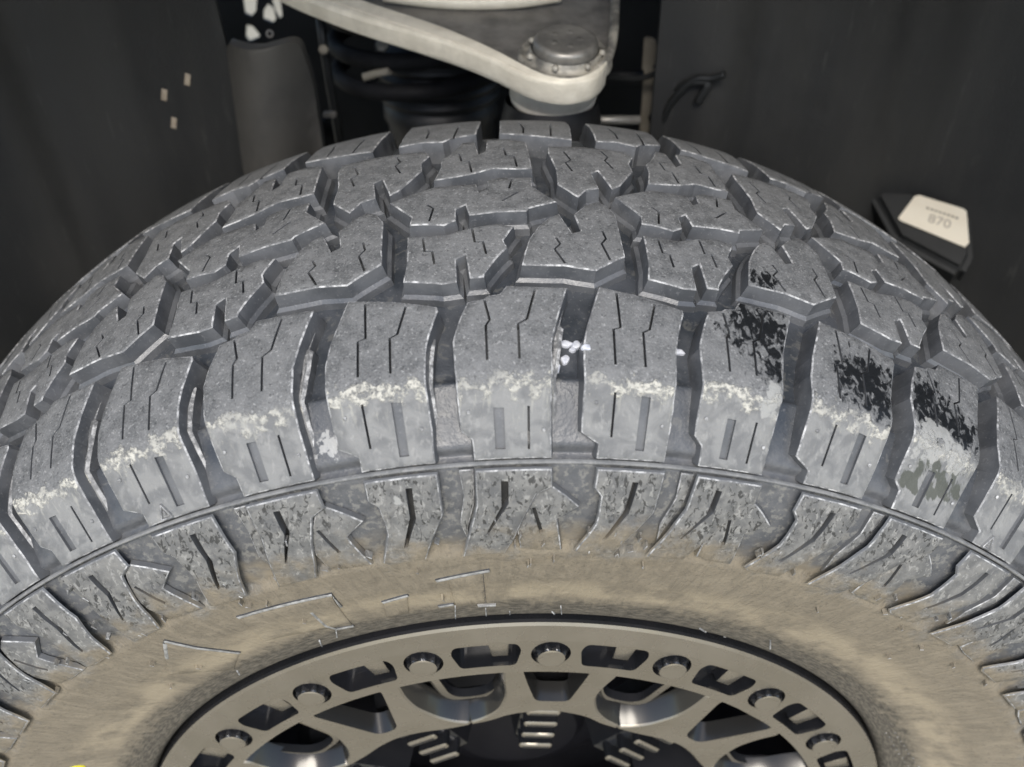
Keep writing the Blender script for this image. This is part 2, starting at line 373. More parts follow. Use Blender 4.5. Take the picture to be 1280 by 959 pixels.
def slab(outer, holes, posf, name, parent, mats=(0, 1, 2), matlist=None, ch=.0005, rings=None, step=.004, grid=.0048, jitter=0.0, uvf=None, hmat=None):
    hmat = mats[1] if hmat is None else hmat
    """block with holes: outer CCW polygon in 2D, holes = [(polygon, depth)], posf(x, y, depth)->3D, rings=[(outset, depthfunc)]"""
    o = densify(outer, step)
    if jitter:
        nv = np.array([noise.noise(Vector((p[0]*420, p[1]*420, 3.1)))+.6*noise.noise(Vector((p[0]*1100, p[1]*1100, 7))) for p in o]); o = offset(o, 0)+(offset(o, 1)-o)*np.clip(nv, -1, 1)[:, None]*jitter
    ins = offset(o, -ch) if ch else None
    loops = [o]+([ins] if ch else []); hp = []
    for h, d in holes:
        h = h if area2(h) > 0 else h[::-1]; hd = densify(h, step*1.5); hp.append((hd, d)); loops.append(hd)
    pts, edges = [], []
    for l in loops:
        b = len(pts); pts += [tuple(p) for p in l]; edges += [(b+i, b+(i+1) % len(l)) for i in range(len(l))]
    lo, hi = o.min(0), o.max(0)
    gx = np.arange(lo[0]+grid*.5, hi[0], grid); gy = np.arange(lo[1]+grid*.37, hi[1], grid)
    G = np.array([(x+(j % 2)*grid*.5, y) for j, y in enumerate(gy) for x in gx]) if len(gx) and len(gy) else np.zeros((0, 2))
    if len(G):
        k = inside(G, o)&(seg_dist(G, o) > max(ch*2, .0012))
        for h, d in hp: k &= (seg_dist(G, h) > .0008)
        pts += [tuple(p) for p in G[k]]
    r = delaunay_2d_cdt([Vector(p) for p in pts], edges, [], 0, 1e-7)
    v2 = np.array([tuple(v) for v in r[0]]); tris = np.array([f for f in r[2] if len(f) == 3])
    no = len(o); is_o = np.array([any(i < no for i in ov) for ov in r[3]])
    cen = v2[tris].mean(1); keep = inside(cen, o); tris = tris[keep]; cen = cen[keep]
    lev = np.full(len(tris), -1)
    for j, (h, d) in enumerate(hp): lev[inside(cen, h)] = j
    inch = inside(cen, ins) if ch else np.ones(len(tris), bool)
    key, VV, DD = {}, [], []
    def vid(i, l):
        if (i, l) not in key:
            key[(i, l)] = len(VV); VV.append(v2[i]); DD.append((ch*.8 if is_o[i] else 0.0) if l < 0 else hp[l][1])
        return key[(i, l)]
    Fs, mi, sm = [], [], []
    em = {}
    for t, l, c in zip(tris, lev, inch):
        a = np.cross(v2[t[1]]-v2[t[0]], v2[t[2]]-v2[t[0]])
        if abs(a) < 1e-14: continue
        if a < 0: t = t[::-1]
        Fs.append([vid(i, l) for i in t]); mi.append(hmat if l >= 0 else (mats[0] if c else mats[2])); sm.append(True)
        for k in range(3): em[(t[k], t[(k+1) % 3])] = l
    for (i, j), l in list(em.items()):
        l2 = em.get((j, i))
        if l2 is not None and l2 != l:
            d1 = 0 if l < 0 else hp[l][1]; d2 = 0 if l2 < 0 else hp[l2][1]
            if d1 < d2:
                b = len(VV); VV += [v2[i], v2[j], v2[j], v2[i]]; DD += [d1, d1, d2, d2]
                Fs.append([b+1, b, b+3, b+2]); mi.append(mats[1]); sm.append(False)
    VV = list(VV); n = no
    if rings is None: rings = []
    prev, pd = o, np.full(n, ch*.8)
    for wd, df in rings:
        cur = offset(o, wd); cdp = np.array([df(p) for p in cur])
        b = len(VV)
        VV += list(prev)+list(cur); DD += list(pd)+list(cdp)
        for i in range(n):
            j = (i+1) % n; Fs.append([b+j, b+i, b+n+i, b+n+j]); mi.append(mats[1]); sm.append(False)
        prev, pd = cur, cdp
    VV = np.array(VV); X = posf(VV[:, 0], VV[:, 1], np.array(DD))
    return mesh(name, X, Fs, matlist, mi, sm, parent, uv=VV if uvf is None else uvf(VV))

# ------------------------------------------------------------ wheel
wheel = thing("wheel", "dusty off-road wheel with a chunky all-terrain tyre on a bronze bead ring rim", "wheel")
def revolve(prof, n, name, mats, parent, midx=None, smooth=True, a0=0, a1=2*math.pi, uv=False):
    """prof = [(y, r, s)]"""
    full = abs(a1-a0-2*math.pi) < 1e-6; m = n if full else n+1
    th = np.linspace(a0, a1, n+1)[:m]; pr = np.array([p[:2] for p in prof]); k = len(pr)
    V = np.zeros((m, k, 3)); V[:, :, 0] = np.sin(th)[:, None]*pr[:, 1]; V[:, :, 1] = pr[:, 0]; V[:, :, 2] = np.cos(th)[:, None]*pr[:, 1]
    F, mi = [], []
    for i in range(n):
        j = (i+1) % m
        for q in range(k-1):
            F.append((i*k+q, i*k+q+1, j*k+q+1, j*k+q)); mi.append(midx[q] if midx else 0)
    uvs = None
    if uv: uvs = np.stack([np.repeat(((th+math.pi) % (2*math.pi)-math.pi)*RA, k), np.tile([p[2] for p in prof], m)], 1)
    return mesh(name, V.reshape(-1, 3), F, mats, mi, smooth, parent, uv=uvs)
sv = np.unique(np.r_[np.linspace(S0[0], .0835, 46), np.linspace(.0835, .18, 60), np.linspace(.18, SMAX-.18, 30), np.linspace(SMAX-.18, S0[-1], 40)])
dd = depth_at(sv)
prof = [(np.interp(s, SS, YY)-d*np.interp(s, SS, NY), np.interp(s, SS, RR)-d*np.interp(s, SS, NR), s) for s, d in zip(sv, dd)]
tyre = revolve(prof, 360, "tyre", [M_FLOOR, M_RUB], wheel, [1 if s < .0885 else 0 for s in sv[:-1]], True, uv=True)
tyre['label'] = "grey all-terrain tyre with tan dust on its sidewall"
# parting rib that circles the tyre between the shoulder blocks and the sidewall lugs
rib = [(.1336, .0010), (.1340, -.0002), (.1346, -.0006), (.1352, -.0002), (.1356, .0010)]
rp = [(np.interp(s, SS, YY)-d*np.interp(s, SS, NY), np.interp(s, SS, RR)-d*np.interp(s, SS, NR), s) for s, d in rib]
revolve(rp, 360, "parting_rib", [M_RUB], tyre, uv=True)

RUB = [M_RUB, M_GRO, M_EDGE, M_SLOT]
def P2(poly, k):
    p = np.array([(a_of_u(u+k), s/1000) for u, s in poly]); return p if area2(p) > 0 else p[::-1]
def tread(name, poly, k, sipes=(), recs=(), slot=1, top=0.0, ch=.0006, shelf=True, jit=.00022, sw=.0010, sd=.005, grid=.0048, draft=.0007):
    o = P2(poly, k); hs = []
    for s in sipes: hs.append((ribbon([(a_of_u(u+k), q/1000) for u, q in s], sw), sd))
    for rpoly, d in recs: hs.append((P2(rpoly, k), d))
    base = lambda f, e=0: (lambda p: max(float(depth_at(p[1]))*f+e-top, ch))
    if shelf: rings = [(draft, base(.60)), (.0022, base(.72)), (.0028, base(1, .0012))]
    else: rings = [(draft, base(1, .0012))]
    return slab(o, hs, lambda a, s, d: pos(a, s, d-top), name, tyre, (0, 1, 2), RUB, ch, rings, jitter=jit, grid=grid, hmat=slot)

S1 = [(.418,213.1),(.565,211.5),(.757,209.5),(1.104,204),(1.114,202),(1.04,190),(1.011,182),(1.003,169),(1.012,150),(1.0,136.4),(.398,136.4),(.401,142.3),(.248,146.9),(.25,168),(.252,182.6),(.29,192)]
S1sip = [[(.555,210),(.563,192.2),(.505,191.2),(.503,174.8)],[(.866,205.6),(.802,192.2),(.746,190.6),(.747,174.5)],[(.508,163.4),(.507,145.4)]]
S1rec = [([(.727,162.6),(.804,162.1),(.803,140.5),(.725,140.6)],.0014)]
S2 = [(1.352,205.3),(1.477,206.8),(1.518,208.2),(1.608,208.8),(1.665,213.1),(2.153,211.8),(2.06,196),(2.005,184.7),(1.998,168),(1.992,157.6),(2.0,136.4),(1.339,136.4),(1.332,144.7),(1.244,148.5),(1.239,154),(1.238,170),(1.226,186.3),(1.27,195)]
S2sip = [[(1.485,205.6),(1.521,195.5),(1.49,192.8),(1.492,176.8)],[(1.892,210.6),(1.817,195.5),(1.744,193.1),(1.744,176.9)],[(1.807,157.5),(1.807,140.2)]]
S2rec = [([(1.523,157.3),(1.608,157.1),(1.609,140.5),(1.524,140.6)],.0014)]
Bk = [(.862,248.5),(1.183,247.5),(1.383,251.5),(1.606,253.7),(1.748,251.4),(1.658,241.6),(1.686,236.4),(1.585,229),(1.495,220.9),(1.489,218.6),(1.373,218.3),(1.345,233.1),(1.262,230.4),(1.266,216.6),(1.145,216.1),(1.013,217.6),(.84,219.4),(.866,230.1)]
Bsip = [[(.984,246.5),(1.003,237),(1.066,236.5),(1.085,228.3)],[(1.397,250.6),(1.419,240.7),(1.486,240.8),(1.511,232.4)]]
Ak = [(1.80,225.1),(1.827,232.9),(1.87,241.7),(1.958,251.2),(2.045,257.6),(2.148,261.4),(2.241,246.6),(2.316,248.5),(2.279,261.3),(2.38,268.7),(2.502,273.6),(2.581,270.7),(2.650,263.3),(2.655,254.3),(2.662,241.5),(2.668,232.2),(2.522,226.9),(2.404,222.3),(2.266,223.4),(2.153,224.6),(1.978,224.6)]
Asip = [[(2.097,242.7),(2.129,238.6),(2.077,235),(2.154,226)],[(2.503,249.1),(2.525,243.3),(2.481,239.8),(2.536,229.2)]]
Ck = [(.683,279.4),(.853,284.7),(1.049,289.7),(1.433,289.6),(1.46,281.4),(1.533,284.4),(1.535,292.5),(1.627,295.1),(1.941,295.2),(1.938,286.2),(2.145,271.7),(1.886,265.6),(1.869,263.2),(1.61,263),(1.373,261.2),(1.34,270.5),(1.259,267.2),(1.261,258),(1.16,254.6),(.998,256.8),(.872,257.4),(.882,263.6)]
Csip = [[(1.004,272.8),(1.061,269.4),(1.03,258.8)],[(1.764,293.6),(1.729,283.7)],[(1.662,272.3),(1.81,280.2)]]
Dk = [(.174,288.3),(.182,304.1),(.132,324.8),(.144,333),(.439,335.4),(.642,334.9),(.772,334.6),(.938,333.1),(.984,327),(.917,317.8),(.933,308.9),(.761,290.8),(.674,286.9),(.581,305.5),(.514,302),(.55,286.6),(.43,284),(.344,276.3)]
Dsip = [[(.285,326.9),(.34,315.9),(.284,312.1),(.334,302.5)],[(.666,331.1),(.719,323.1),(.68,318.2),(.738,308.9)]]
Ek = [(1.048,296.8),(1.103,310.7),(1.102,320),(1.166,325),(1.247,333.9),(1.293,342.3),(1.418,342),(1.457,323.9),(1.529,327.7),(1.537,344.2),(1.746,345.3),(1.93,339.8),(1.942,326.6),(1.956,304.7),(1.816,304.1),(1.596,305.4),(1.398,300.3),(1.203,297.8)]
Esip = [[(1.269,325.5),(1.296,315.8),(1.368,314.9),(1.393,302)],[(1.701,330.4),(1.72,320.9),(1.797,319.1),(1.817,306.8)]]
FE = SMAX*1000-137
F1 = [(.69,FE),(.69,390),(.674,356.6),(1.046,351.2),(1.41,346.8),(1.46,385),(1.46,FE)]
F2 = [(.69,FE),(.69,385),(.664,347),(.884,349.7),(1.093,346.2),(1.154,350.6),(1.43,357.3),(1.47,390),(1.47,FE)]
F1sip = [[(.92,356),(.93,368),(.90,384)],[(1.20,351.5),(1.22,366),(1.24,382)]]
L1 = [(.407,133.0),(1.006,133.0),(1.006,128.7),(1.0,113.8),(.85,100),(.735,87.2),(.366,86.6),(.312,88.4),(.469,106.2),(.478,111.9),(.472,120.9),(.400,124.6)]
L1slit = [(.732,128.2),(.789,128.2),(.762,113.2),(.606,97.5),(.566,97),(.711,114.3)]
LP = [(.012,124.5),(.15,119.8),(.285,114.1),(.083,107.1),(.171,86.4),(-.097,86.6),(-.27,88),(-.30,100),(-.26,109),(-.10,122)]
LPslit = [(-.165,113.6),(-.13,113.9),(-.04,99.1),(-.077,98.6)]
L2 = [(1.345,133.0),(2.003,133.0),(2.010,124.8),(1.87,121.6),(1.745,108.4),(1.66,97),(1.56,87.2),(1.12,86.6),(1.241,104.2),(1.328,117.1)]
L2slit = [(1.558,128.2),(1.624,128),(1.62,117.6),(1.409,101.2),(1.384,101.3),(1.553,116.4)]
CH = [(1.195,132.4),(1.210,120.4),(1.140,105.6),(1.19,94),(1.21,103),(1.305,117),(1.322,132.4)]
LG = [(.99,206),(1.09,202),(1.05,193.5),(1.08,192),(1.055,183),(1.04,169),(1.05,150),(1.035,140),(.98,140),(.98,170),(.99,182)]
LG2 = [(x+1.0 if s < 180 else x+1.035, s+ (3 if s > 180 else 0)) for x, s in LG]
for p in range(-6, 7):
    k = 2*p; c = (a_of_u(k+1)/RA)
    if abs(c) > math.radians(100): continue
    for poly, sip, rec in ((S1, S1sip, S1rec), (S2, S2sip, S2rec)): tread("shoulder_block", poly, k, sip, rec, shelf=False, draft=.0011)
    for u_, s_ in ((.93, 151), (.36, 159), (1.93, 148), (1.32, 156)):
        a_, r_ = float(a_of_u(u_+k)), .0008
        cq = np.array([(a_+r_*math.cos(t), s_/1000+r_*math.sin(t)) for t in np.linspace(0, 2*math.pi, 11)[:-1]])
        slab(cq, [], lambda a, s, d: pos(a, s, d-.0007), "moulded_pip", tyre, (2, 0, 2), RUB, .0003, [(.0001, lambda p: .0010)], step=.002, grid=.01)
    tread("groove_ledge", LG, k, top=-.0055, ch=.0013, shelf=False, jit=.0003, grid=.008); tread("groove_ledge", LG2, k, top=-.0055, ch=.0013, shelf=False, jit=.0003, grid=.008)
    for poly, sip in ((Bk, Bsip), (Ak, Asip), (Ck, Csip), (Dk, Dsip), (Ek, Esip)): tread("tread_block", poly, k, sip)
    tread("far_shoulder_block", F1, k+1, F1sip, shelf=False); tread("far_shoulder_block", F2, k, F1sip, shelf=False)
    tread("sidewall_lug", L1, k, recs=[(L1slit, .0048)], slot=3, top=.0026, ch=.0005, shelf=False, jit=.00015, draft=.0006)
    tread("sidewall_lug", L2, k, recs=[(L2slit, .0048)], slot=3, top=.0026, ch=.0005, shelf=False, jit=.00015, draft=.0006)
    tread("sidewall_lug", LP, k, recs=[(LPslit, .0018)], slot=3, top=.0009, ch=.0005, shelf=False, jit=.00015, draft=.0006)
    tread("lug_step", CH, k, top=-.0004, ch=.0004, shelf=False, jit=.0001, draft=.0004)

# marks in relief on the sidewall: wear triangles, letter strokes, bead print, yellow dot
def relief(name, pl, wd, top, mlist=RUB, ch=.0003):
    poly = ribbon(pl, wd)
    return slab(poly, [], lambda a, s, d: pos(a, s, d-top), name, tyre, (0, 1 if mlist is not RUB else 0, 2), mlist, ch, [(.0003, lambda p: top+.0004)], step=.003, grid=.02)
for x, y in ((206, 640), (1236, 678)):
    a, s, _ = to3(x, y); h = .0034
    tri = [(a, s+h), (a-h*.82, s-h*.8), (a+h*.82, s-h*.8)]
    for i in range(3): relief("wear_triangle", [tri[i], tri[(i+1) % 3]], .0007, .0012)
    relief("wear_triangle", [(a, s+.0006), (a, s-.0014)], .0009, .0010)
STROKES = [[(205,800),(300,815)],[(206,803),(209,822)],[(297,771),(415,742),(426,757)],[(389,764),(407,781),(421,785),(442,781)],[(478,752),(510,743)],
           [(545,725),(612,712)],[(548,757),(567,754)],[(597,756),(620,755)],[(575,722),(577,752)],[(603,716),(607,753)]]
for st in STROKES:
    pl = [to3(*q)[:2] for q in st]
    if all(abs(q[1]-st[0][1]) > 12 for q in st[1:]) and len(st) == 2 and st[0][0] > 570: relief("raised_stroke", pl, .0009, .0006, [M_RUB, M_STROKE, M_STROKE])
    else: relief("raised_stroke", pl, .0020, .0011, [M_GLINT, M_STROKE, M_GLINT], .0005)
for quad in ([(206,801),(299,815),(292,836),(212,842)], [(300,770),(414,743),(440,780),(330,800)], [(479,752),(509,744),(511,765),(484,771)], [(560,723),(603,715),(606,752),(570,756)]):
    q_ = np.array([to3(*p)[:2] for p in quad]); q_ = q_ if area2(q_) > 0 else q_[::-1]
    slab(q_, [], lambda a, s, d: pos(a, s, d-.0007), "raised_letter", tyre, (0, 0, 0), [M_RUB], .0003, [(.0003, lambda p: .0010)], step=.003, grid=.006)
for i in range(9):
    for c0, hh in ((0, 0), (1, .0042)):
        a, s, _ = to3(1108+i*3.4+c0*12, 916+i*5.2)
        relief("bead_print", [(a-.0008, s), (a+.0008, s+random.uniform(-.0012, .0012))], .0005, .0004)
for i in range(14):
    a, s, _ = to3(905+i*8.0, 797+i*4.6+.10*i*i)
    relief("bead_print", [(a-.0012, s), (a+.0011, s+random.uniform(-.0006, .0006))], .0006, .0004)
a, s, _ = to3(96, 960)
cir = np.array([(a+.0044*math.cos(t), s+.0044*math.sin(t)) for t in np.linspace(0, 2*math.pi, 25)[:-1]])
dot = slab(cir, [], lambda a, s, d: pos(a, s, d-.0006), "yellow_dot", tyre, (0, 0, 0), [M_YEL], .0002, [(.0001, lambda p: .0008)], grid=.004)
# thin radial vent lines moulded across the bead area and short flash whiskers
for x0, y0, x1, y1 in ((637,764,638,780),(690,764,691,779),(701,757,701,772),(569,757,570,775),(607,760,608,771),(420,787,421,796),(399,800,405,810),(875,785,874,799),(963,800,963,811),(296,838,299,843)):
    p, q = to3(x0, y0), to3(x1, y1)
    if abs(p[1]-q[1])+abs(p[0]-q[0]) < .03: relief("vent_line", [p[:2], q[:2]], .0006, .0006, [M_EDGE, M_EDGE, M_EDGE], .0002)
wv = []
for i in range(70):
    a = math.radians(random.uniform(-48, 52))*RA; s = random.gauss(.088, .006)
    if random.random() < .35: s = random.uniform(.035, .13)
    L = random.uniform(.0012, .0038); t = random.gauss(math.pi/2, .5)
    wv.append((a, s, L, t))
for a, s, L, t in wv: relief("rubber_whisker", [(a, s), (a+L*math.cos(t), s+L*math.sin(t))], .0007, .0028, ch=.0002)
# pale droplets stuck in the shoulder grooves
for x, y, rx, ry, dep in ((711,411,6,3.4,.0112),(725,412,4.5,4,.011),(710,432,4,5,.0112),(697,447,4,6.5,.0085),(858,421,7,3.6,.0112),(733,434,4,3.6,.0004),(720,418,3,2.5,.0112)):
    a, s, P = to3(x, y); t = np.linspace(0, 2*math.pi, 17)[:-1]
    k_ = .00042
    pl = np.array([(a+k_*rx*math.cos(q)*(1+.2*math.sin(3*q+x)), s+k_*ry*math.sin(q)*(1+.2*math.cos(2*q+y))) for q in t])
    slab(pl, [], lambda a, s, d, dep=dep: pos(a, s, d+dep-.0011), "dried_droplet", tyre, (0, 0, 0), [M_SPLAT], .0004, [(.0002, lambda p: .0016)], grid=.004, step=.002)

# ------------------------------------------------------------ rim
def polar(pts, c=0, m=1):
    """(deg, mm) -> x, z"""
    p = np.array([(r/1000*math.sin(math.radians(c+m*t)), r/1000*math.cos(math.radians(c+m*t))) for t, r in pts])
    return p
def ccw(p): return p if area2(p) > 0 else p[::-1]
def arc(r, a0, a1, n): return [(a0+(a1-a0)*i/n, r) for i in range(n+1)]
def flat(y0, cone=0.0, rref=.194):
    return lambda x, z, d: np.stack([x, y0+d+cone*(rref-np.hypot(x, z)), z], -1)
def soften(o, ang=35):
    for p in o.data.polygons: p.use_smooth = True
    o.data.set_sharp_from_angle(angle=math.radians(ang))
def face_slab(outer, holes, y0, name, parent, mlist, depth, ch=.0006, draft=.0, cone=0.0, grid=.02, step=.006, rings=None, mats=(0, 1, 0)):
    # depth runs to +Y (into the wheel); the visible face looks to -Y, so the polygon is laid out mirrored
    o = slab(ccw(outer), holes, flat(y0, cone), name, parent, mats, mlist, ch, rings or [(draft, lambda p: depth)], step=step, grid=grid, uvf=lambda v: v)
    return o
def round_poly(p, r, n=4):
    p = np.asarray(p, float); out = []
    for i in range(len(p)):
        a, b, c = p[i-1], p[i], p[(i+1) % len(p)]; u = a-b; v = c-b; lu, lv = np.linalg.norm(u), np.linalg.norm(v)
        k = min(r, lu*.45, lv*.45); s, e = b+u/lu*k, b+v/lv*k
        for j in range(n+1):
            t = j/n; out.append((1-t)**2*s+2*t*(1-t)*b+t*t*e)
    return np.array(out)
TH0 = 4.4
ring_h = []
for i in range(20):
    c = TH0+18*i
    ring_h.append((np.array([(.2105*math.sin(math.radians(c))+.0103*math.cos(q), .2105*math.cos(math.radians(c))+.0103*math.sin(q)) for q in np.linspace(0, 2*math.pi, 29)[:-1]]), .0085))
    wdw = polar(arc(219.6, -4.3, 4.3, 4)+[(4.9, 214)]+arc(200.6, 4.1, -4.1, 4)+[(-4.9, 214)], c+9)
    ring_h.append((round_poly(wdw, .003), .0105))
# ring as one annulus: outer loop minus the big inner hole
outer = np.array([(.2215*math.sin(t), .2215*math.cos(t)) for t in np.linspace(0, 2*math.pi, 241)[:-1]])
def annulus(r0, r1, holes, y0, name, parent, mlist, nseg=240):
    o = ccw(np.array([(r1*math.sin(t), r1*math.cos(t)) for t in np.linspace(0, 2*math.pi, nseg+1)[:-1]]))
    i_ = ccw(np.array([(r0*math.sin(t), r0*math.cos(t)) for t in np.linspace(0, 2*math.pi, nseg+1)[:-1]]))
    return o, i_
o_, i_ = annulus(.194, .2215, None, 0, "", None, None)
ring = slab(o_, [(i_, .022)]+ring_h, flat(0), "bead_ring", wheel, (0, 1, 0), [M_BRONZE, M_GLOSS], 0, [], step=.006, grid=.02, uvf=lambda v: v)
# take away the floor that closes the big centre hole
bm = bmesh.new(); bm.from_mesh(ring.data)
dl = [f for f in bm.faces if all(v.co.y > .0215 for v in f.verts) and math.hypot(f.calc_center_median().x, f.calc_center_median().z) < .1945]
bmesh.ops.delete(bm, geom=dl, context='FACES'); bm.to_mesh(ring.data); bm.free()
ring['label'] = "flat bronze ring with star-headed bolts and dark pockets"
revolve([(0, .2215), (.0016, .2322), (.0026, .2338), (.0042, .2344), (.020, .2344)], 240, "ring_lip", [M_BRONZE, M_GLOSS], ring, [0, 0, 1, 1], smooth=False)
for o in ring.children:
    for pl in o.data.polygons: pl.use_smooth = False
# bolts
def bolt_mesh():
    q = np.linspace(0, 2*math.pi, 81)[:-1]
    #         radius, y, lobe depth, material of the band that ends here
    prof = [(.0064, -.0034, 0, 0), (.0071, -.0030, .0000, 0), (.0080, -.0022, .0011, 1), (.0090, .0012, .0019, 1), (.0092, .0022, .0019, 1), (.0097, .0026, 0, 1), (.0097, .0084, 0, 1)]
    V, F, mi = [(0, -.0034, 0)], [], []
    for r, y, lo, m in prof:
        for t in q:
            f = r-lo*abs(math.cos(4*t))**1.6; V.append((f*math.cos(t), y, f*math.sin(t)))
    n = len(q)
    for i in range(n):
        j = (i+1) % n; F.append((0, 1+i, 1+j)); mi.append(0)
        for l in range(len(prof)-1):
            b = 1+l*n; F.append((b+i, b+n+i, b+n+j, b+j)); mi.append(prof[l+1][3])
    me = bpy.data.meshes.new("bolt"); me.from_pydata(V, [], F); me.materials.append(M_BRONZE); me.materials.append(M_GLOSS)
    me.polygons.foreach_set('material_index', mi); me.update(); return me
bmz = bolt_mesh()
pocket = face_slab(polar([(.2, 217.5), (3.2, 217.5), (3.0, 203.5), (.6, 203.5)]), [], .0035, "pocket_block", ring, [M_BRONZE, M_GLOSS], .0075, .0008, .001)
for i in range(20):
    b = link("bolt", bmz, ring); c = math.radians(TH0+18*i); b.location = (.2105*math.sin(c), 0, .2105*math.cos(c)); b.rotation_euler = (0, c+.2*i, 0)
    pk = pocket if i == 0 else pocket.copy()
    if i: COL.objects.link(pk)
    pk.rotation_euler = (0, math.radians(TH0+18*i+9), 0); pk.parent = ring
# V spokes
def slope_hole(bm, c, m, rtop, y0, y1, lift, ksc):
    """lean the walls of an opening: pull its deep rim towards the middle, most at the foot"""
    ca, sa = math.cos(math.radians(c)), math.sin(math.radians(c))
    for v in bm.verts:
        if y0 < v.co.y < y1:
            u = v.co.x*ca-v.co.z*sa; w_ = v.co.x*sa+v.co.z*ca      # across, outwards
            k = max(0.0, min(1.0, (rtop/1000-w_)/.030)); u *= ksc; w_ += lift*k
            v.co.x = u*ca+w_*sa; v.co.z = -u*sa+w_*ca
def spoke(c, m):
    if m > 0:
        out_ = polar([(-8.9,195.0),(-6.0,195.4),(0,195.6),(4.8,195.4),(9.8,195.0),(8.6,180),(8.2,166),(10.6,151),(14,143.5),(18.0,140),(18.0,136.5),(13,138.5),(8.6,144.5),(0,149.5),(-8.4,144.5),(-13,138.5),(-18.0,136.5),(-18.0,140),(-14,143.5),(-10.8,151),(-9.0,166),(-9.2,182)], c)
        hole = round_poly(polar([(-6.0,193.9),(-5.0,178),(-3.3,160),(3.3,160.5),(4.2,178),(4.8,193.9)][::-1], c), .004)
    else:
        out_ = polar([(-10.2,195.0),(-5.0,195.4),(0,195.6),(5.0,195.4),(10.2,195.0),(9.4,180),(9.6,166),(12.2,151),(15,143.5),(18.0,140),(18.0,136.5),(12,136),(6,139),(0,141),(-6,139),(-12,136),(-18.0,136.5),(-18.0,140),(-15,143.5),(-12.2,151),(-9.6,166),(-9.4,180)], c)
        hole = round_poly(polar([(-7.0,193.9),(-5.2,174),(-2.4,151),(2.4,151),(5.2,174),(7.0,193.9)][::-1], c), .005)
    out = round_poly(out_, .012, 5)
    e = face_slab(out, [(ccw(hole), .0100)], .0012, "spoke", wheel, [M_BRONZE, M_SATIN], .0130, .0012, .005, cone=.06, step=.0035)
    bm = bmesh.new(); bm.from_mesh(e.data)
    dl = [f for f in bm.faces if all(.0105 < v.co.y < .01405 for v in f.verts) and max(v.co.y for v in f.verts)-min(v.co.y for v in f.verts) < .004 and abs(f.normal.y) > .9]
    bmesh.ops.delete(bm, geom=dl, context='FACES')
    slope_hole(bm, c, 1, 182, .0105, .01405, .0055, .86); bmesh.ops.remove_doubles(bm, verts=bm.verts, dist=.00002); bm.to_mesh(e.data); bm.free(); soften(e)
    # polished scoop at the foot of the opening and the arm that runs down to the hub
    arm = polar([(-4.6,150),(4.6,150),(5.2,120),(7.5,84),(-7.5,84),(-5.2,120)], c, m)
    mesh_arm = face_slab(arm, [], .0185, "spoke_arm", e, [M_GLOSS, M_GLOSS], .05, .003, .004, cone=.03, rings=[(.004, lambda p: .03)])
    return e
for i in range(10):
    spoke(6.5+36*i, 1 if i % 2 == 0 else -1)
# lower webs between the V spokes, each with a rounded opening
for i in range(10):
    c = 6.5+36*i-18
    k = 2.8 if i % 2 == 0 else -2.8                                # the opening leans towards the narrow V
    hole = ccw(round_poly(polar([(-6.2+k,194.5),(-5.9+k,176),(-4.4+k*.6,152),(4.4+k*.6,152),(5.9+k,176),(6.2+k,194.5)][::-1], c), .010, 6))
    out = ccw(round_poly(polar([(-8.2+k,196.0),(-8.0+k,174),(-6.6+k*.6,148.2),(6.6+k*.6,148.2),(8.0+k,174),(8.2+k,196.0)][::-1], c), .013, 6))
    e = face_slab(out, [(ccw(hole), .0045)], .0115, "web", wheel, [M_BRONZE, M_GLOSS], .0100, .0022, .002, cone=.05, step=.0035)
    bm = bmesh.new(); bm.from_mesh(e.data)
    dl = [f for f in bm.faces if abs(f.normal.y) > .85 and 0.0035 < (f.calc_center_median().y-.0115-.05*(.194-math.hypot(f.calc_center_median().x, f.calc_center_median().z))) and math.hypot(f.calc_center_median().x, f.calc_center_median().z) > .1515 and inside([(f.calc_center_median().x, f.calc_center_median().z)], hole)[0]]
    bmesh.ops.delete(bm, geom=dl, context='FACES'); slope_hole(bm, c, 1, 175, .0155, .0192, .002, .95); bmesh.ops.remove_doubles(bm, verts=bm.verts, dist=.00002); bm.to_mesh(e.data); bm.free(); soften(e)
for i in range(10):
    c = 6.5+36*i
    for rr in (130, 117.5, 105, 93):
        k = math.degrees(.0100/(rr/1000))
        face_slab(round_poly(polar([(-k,rr+2.4),(k,rr+2.4),(k,rr-2.8),(-k,rr-2.8)], c), .0022), [], .0125, "cooling_fin", wheel, [M_BRONZE, M_GLOSS], .012, .0016, .0008, mats=(1, 1, 0))
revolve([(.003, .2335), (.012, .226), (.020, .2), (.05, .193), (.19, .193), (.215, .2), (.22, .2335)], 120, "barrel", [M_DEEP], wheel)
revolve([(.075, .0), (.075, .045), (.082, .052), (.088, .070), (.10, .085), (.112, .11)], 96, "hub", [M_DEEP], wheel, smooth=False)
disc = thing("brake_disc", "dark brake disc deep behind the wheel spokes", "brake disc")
revolve([(.170, .06), (.170, .186), (.174, .186)], 96, "light_stop_plate", [M_DEEP], disc)  # added plate, blocks light entering through the wheel's open back
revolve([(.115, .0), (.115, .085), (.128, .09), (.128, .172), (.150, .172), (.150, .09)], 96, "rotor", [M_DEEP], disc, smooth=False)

# ------------------------------------------------------------ ground
g = mesh("ground", [(-150, -150, -.4150), (150, -150, -.4150), (150, 150, -.4150), (-150, 150, -.4150)], [(0, 1, 2, 3)], [M_CONC])
g['kind'] = 'structure'

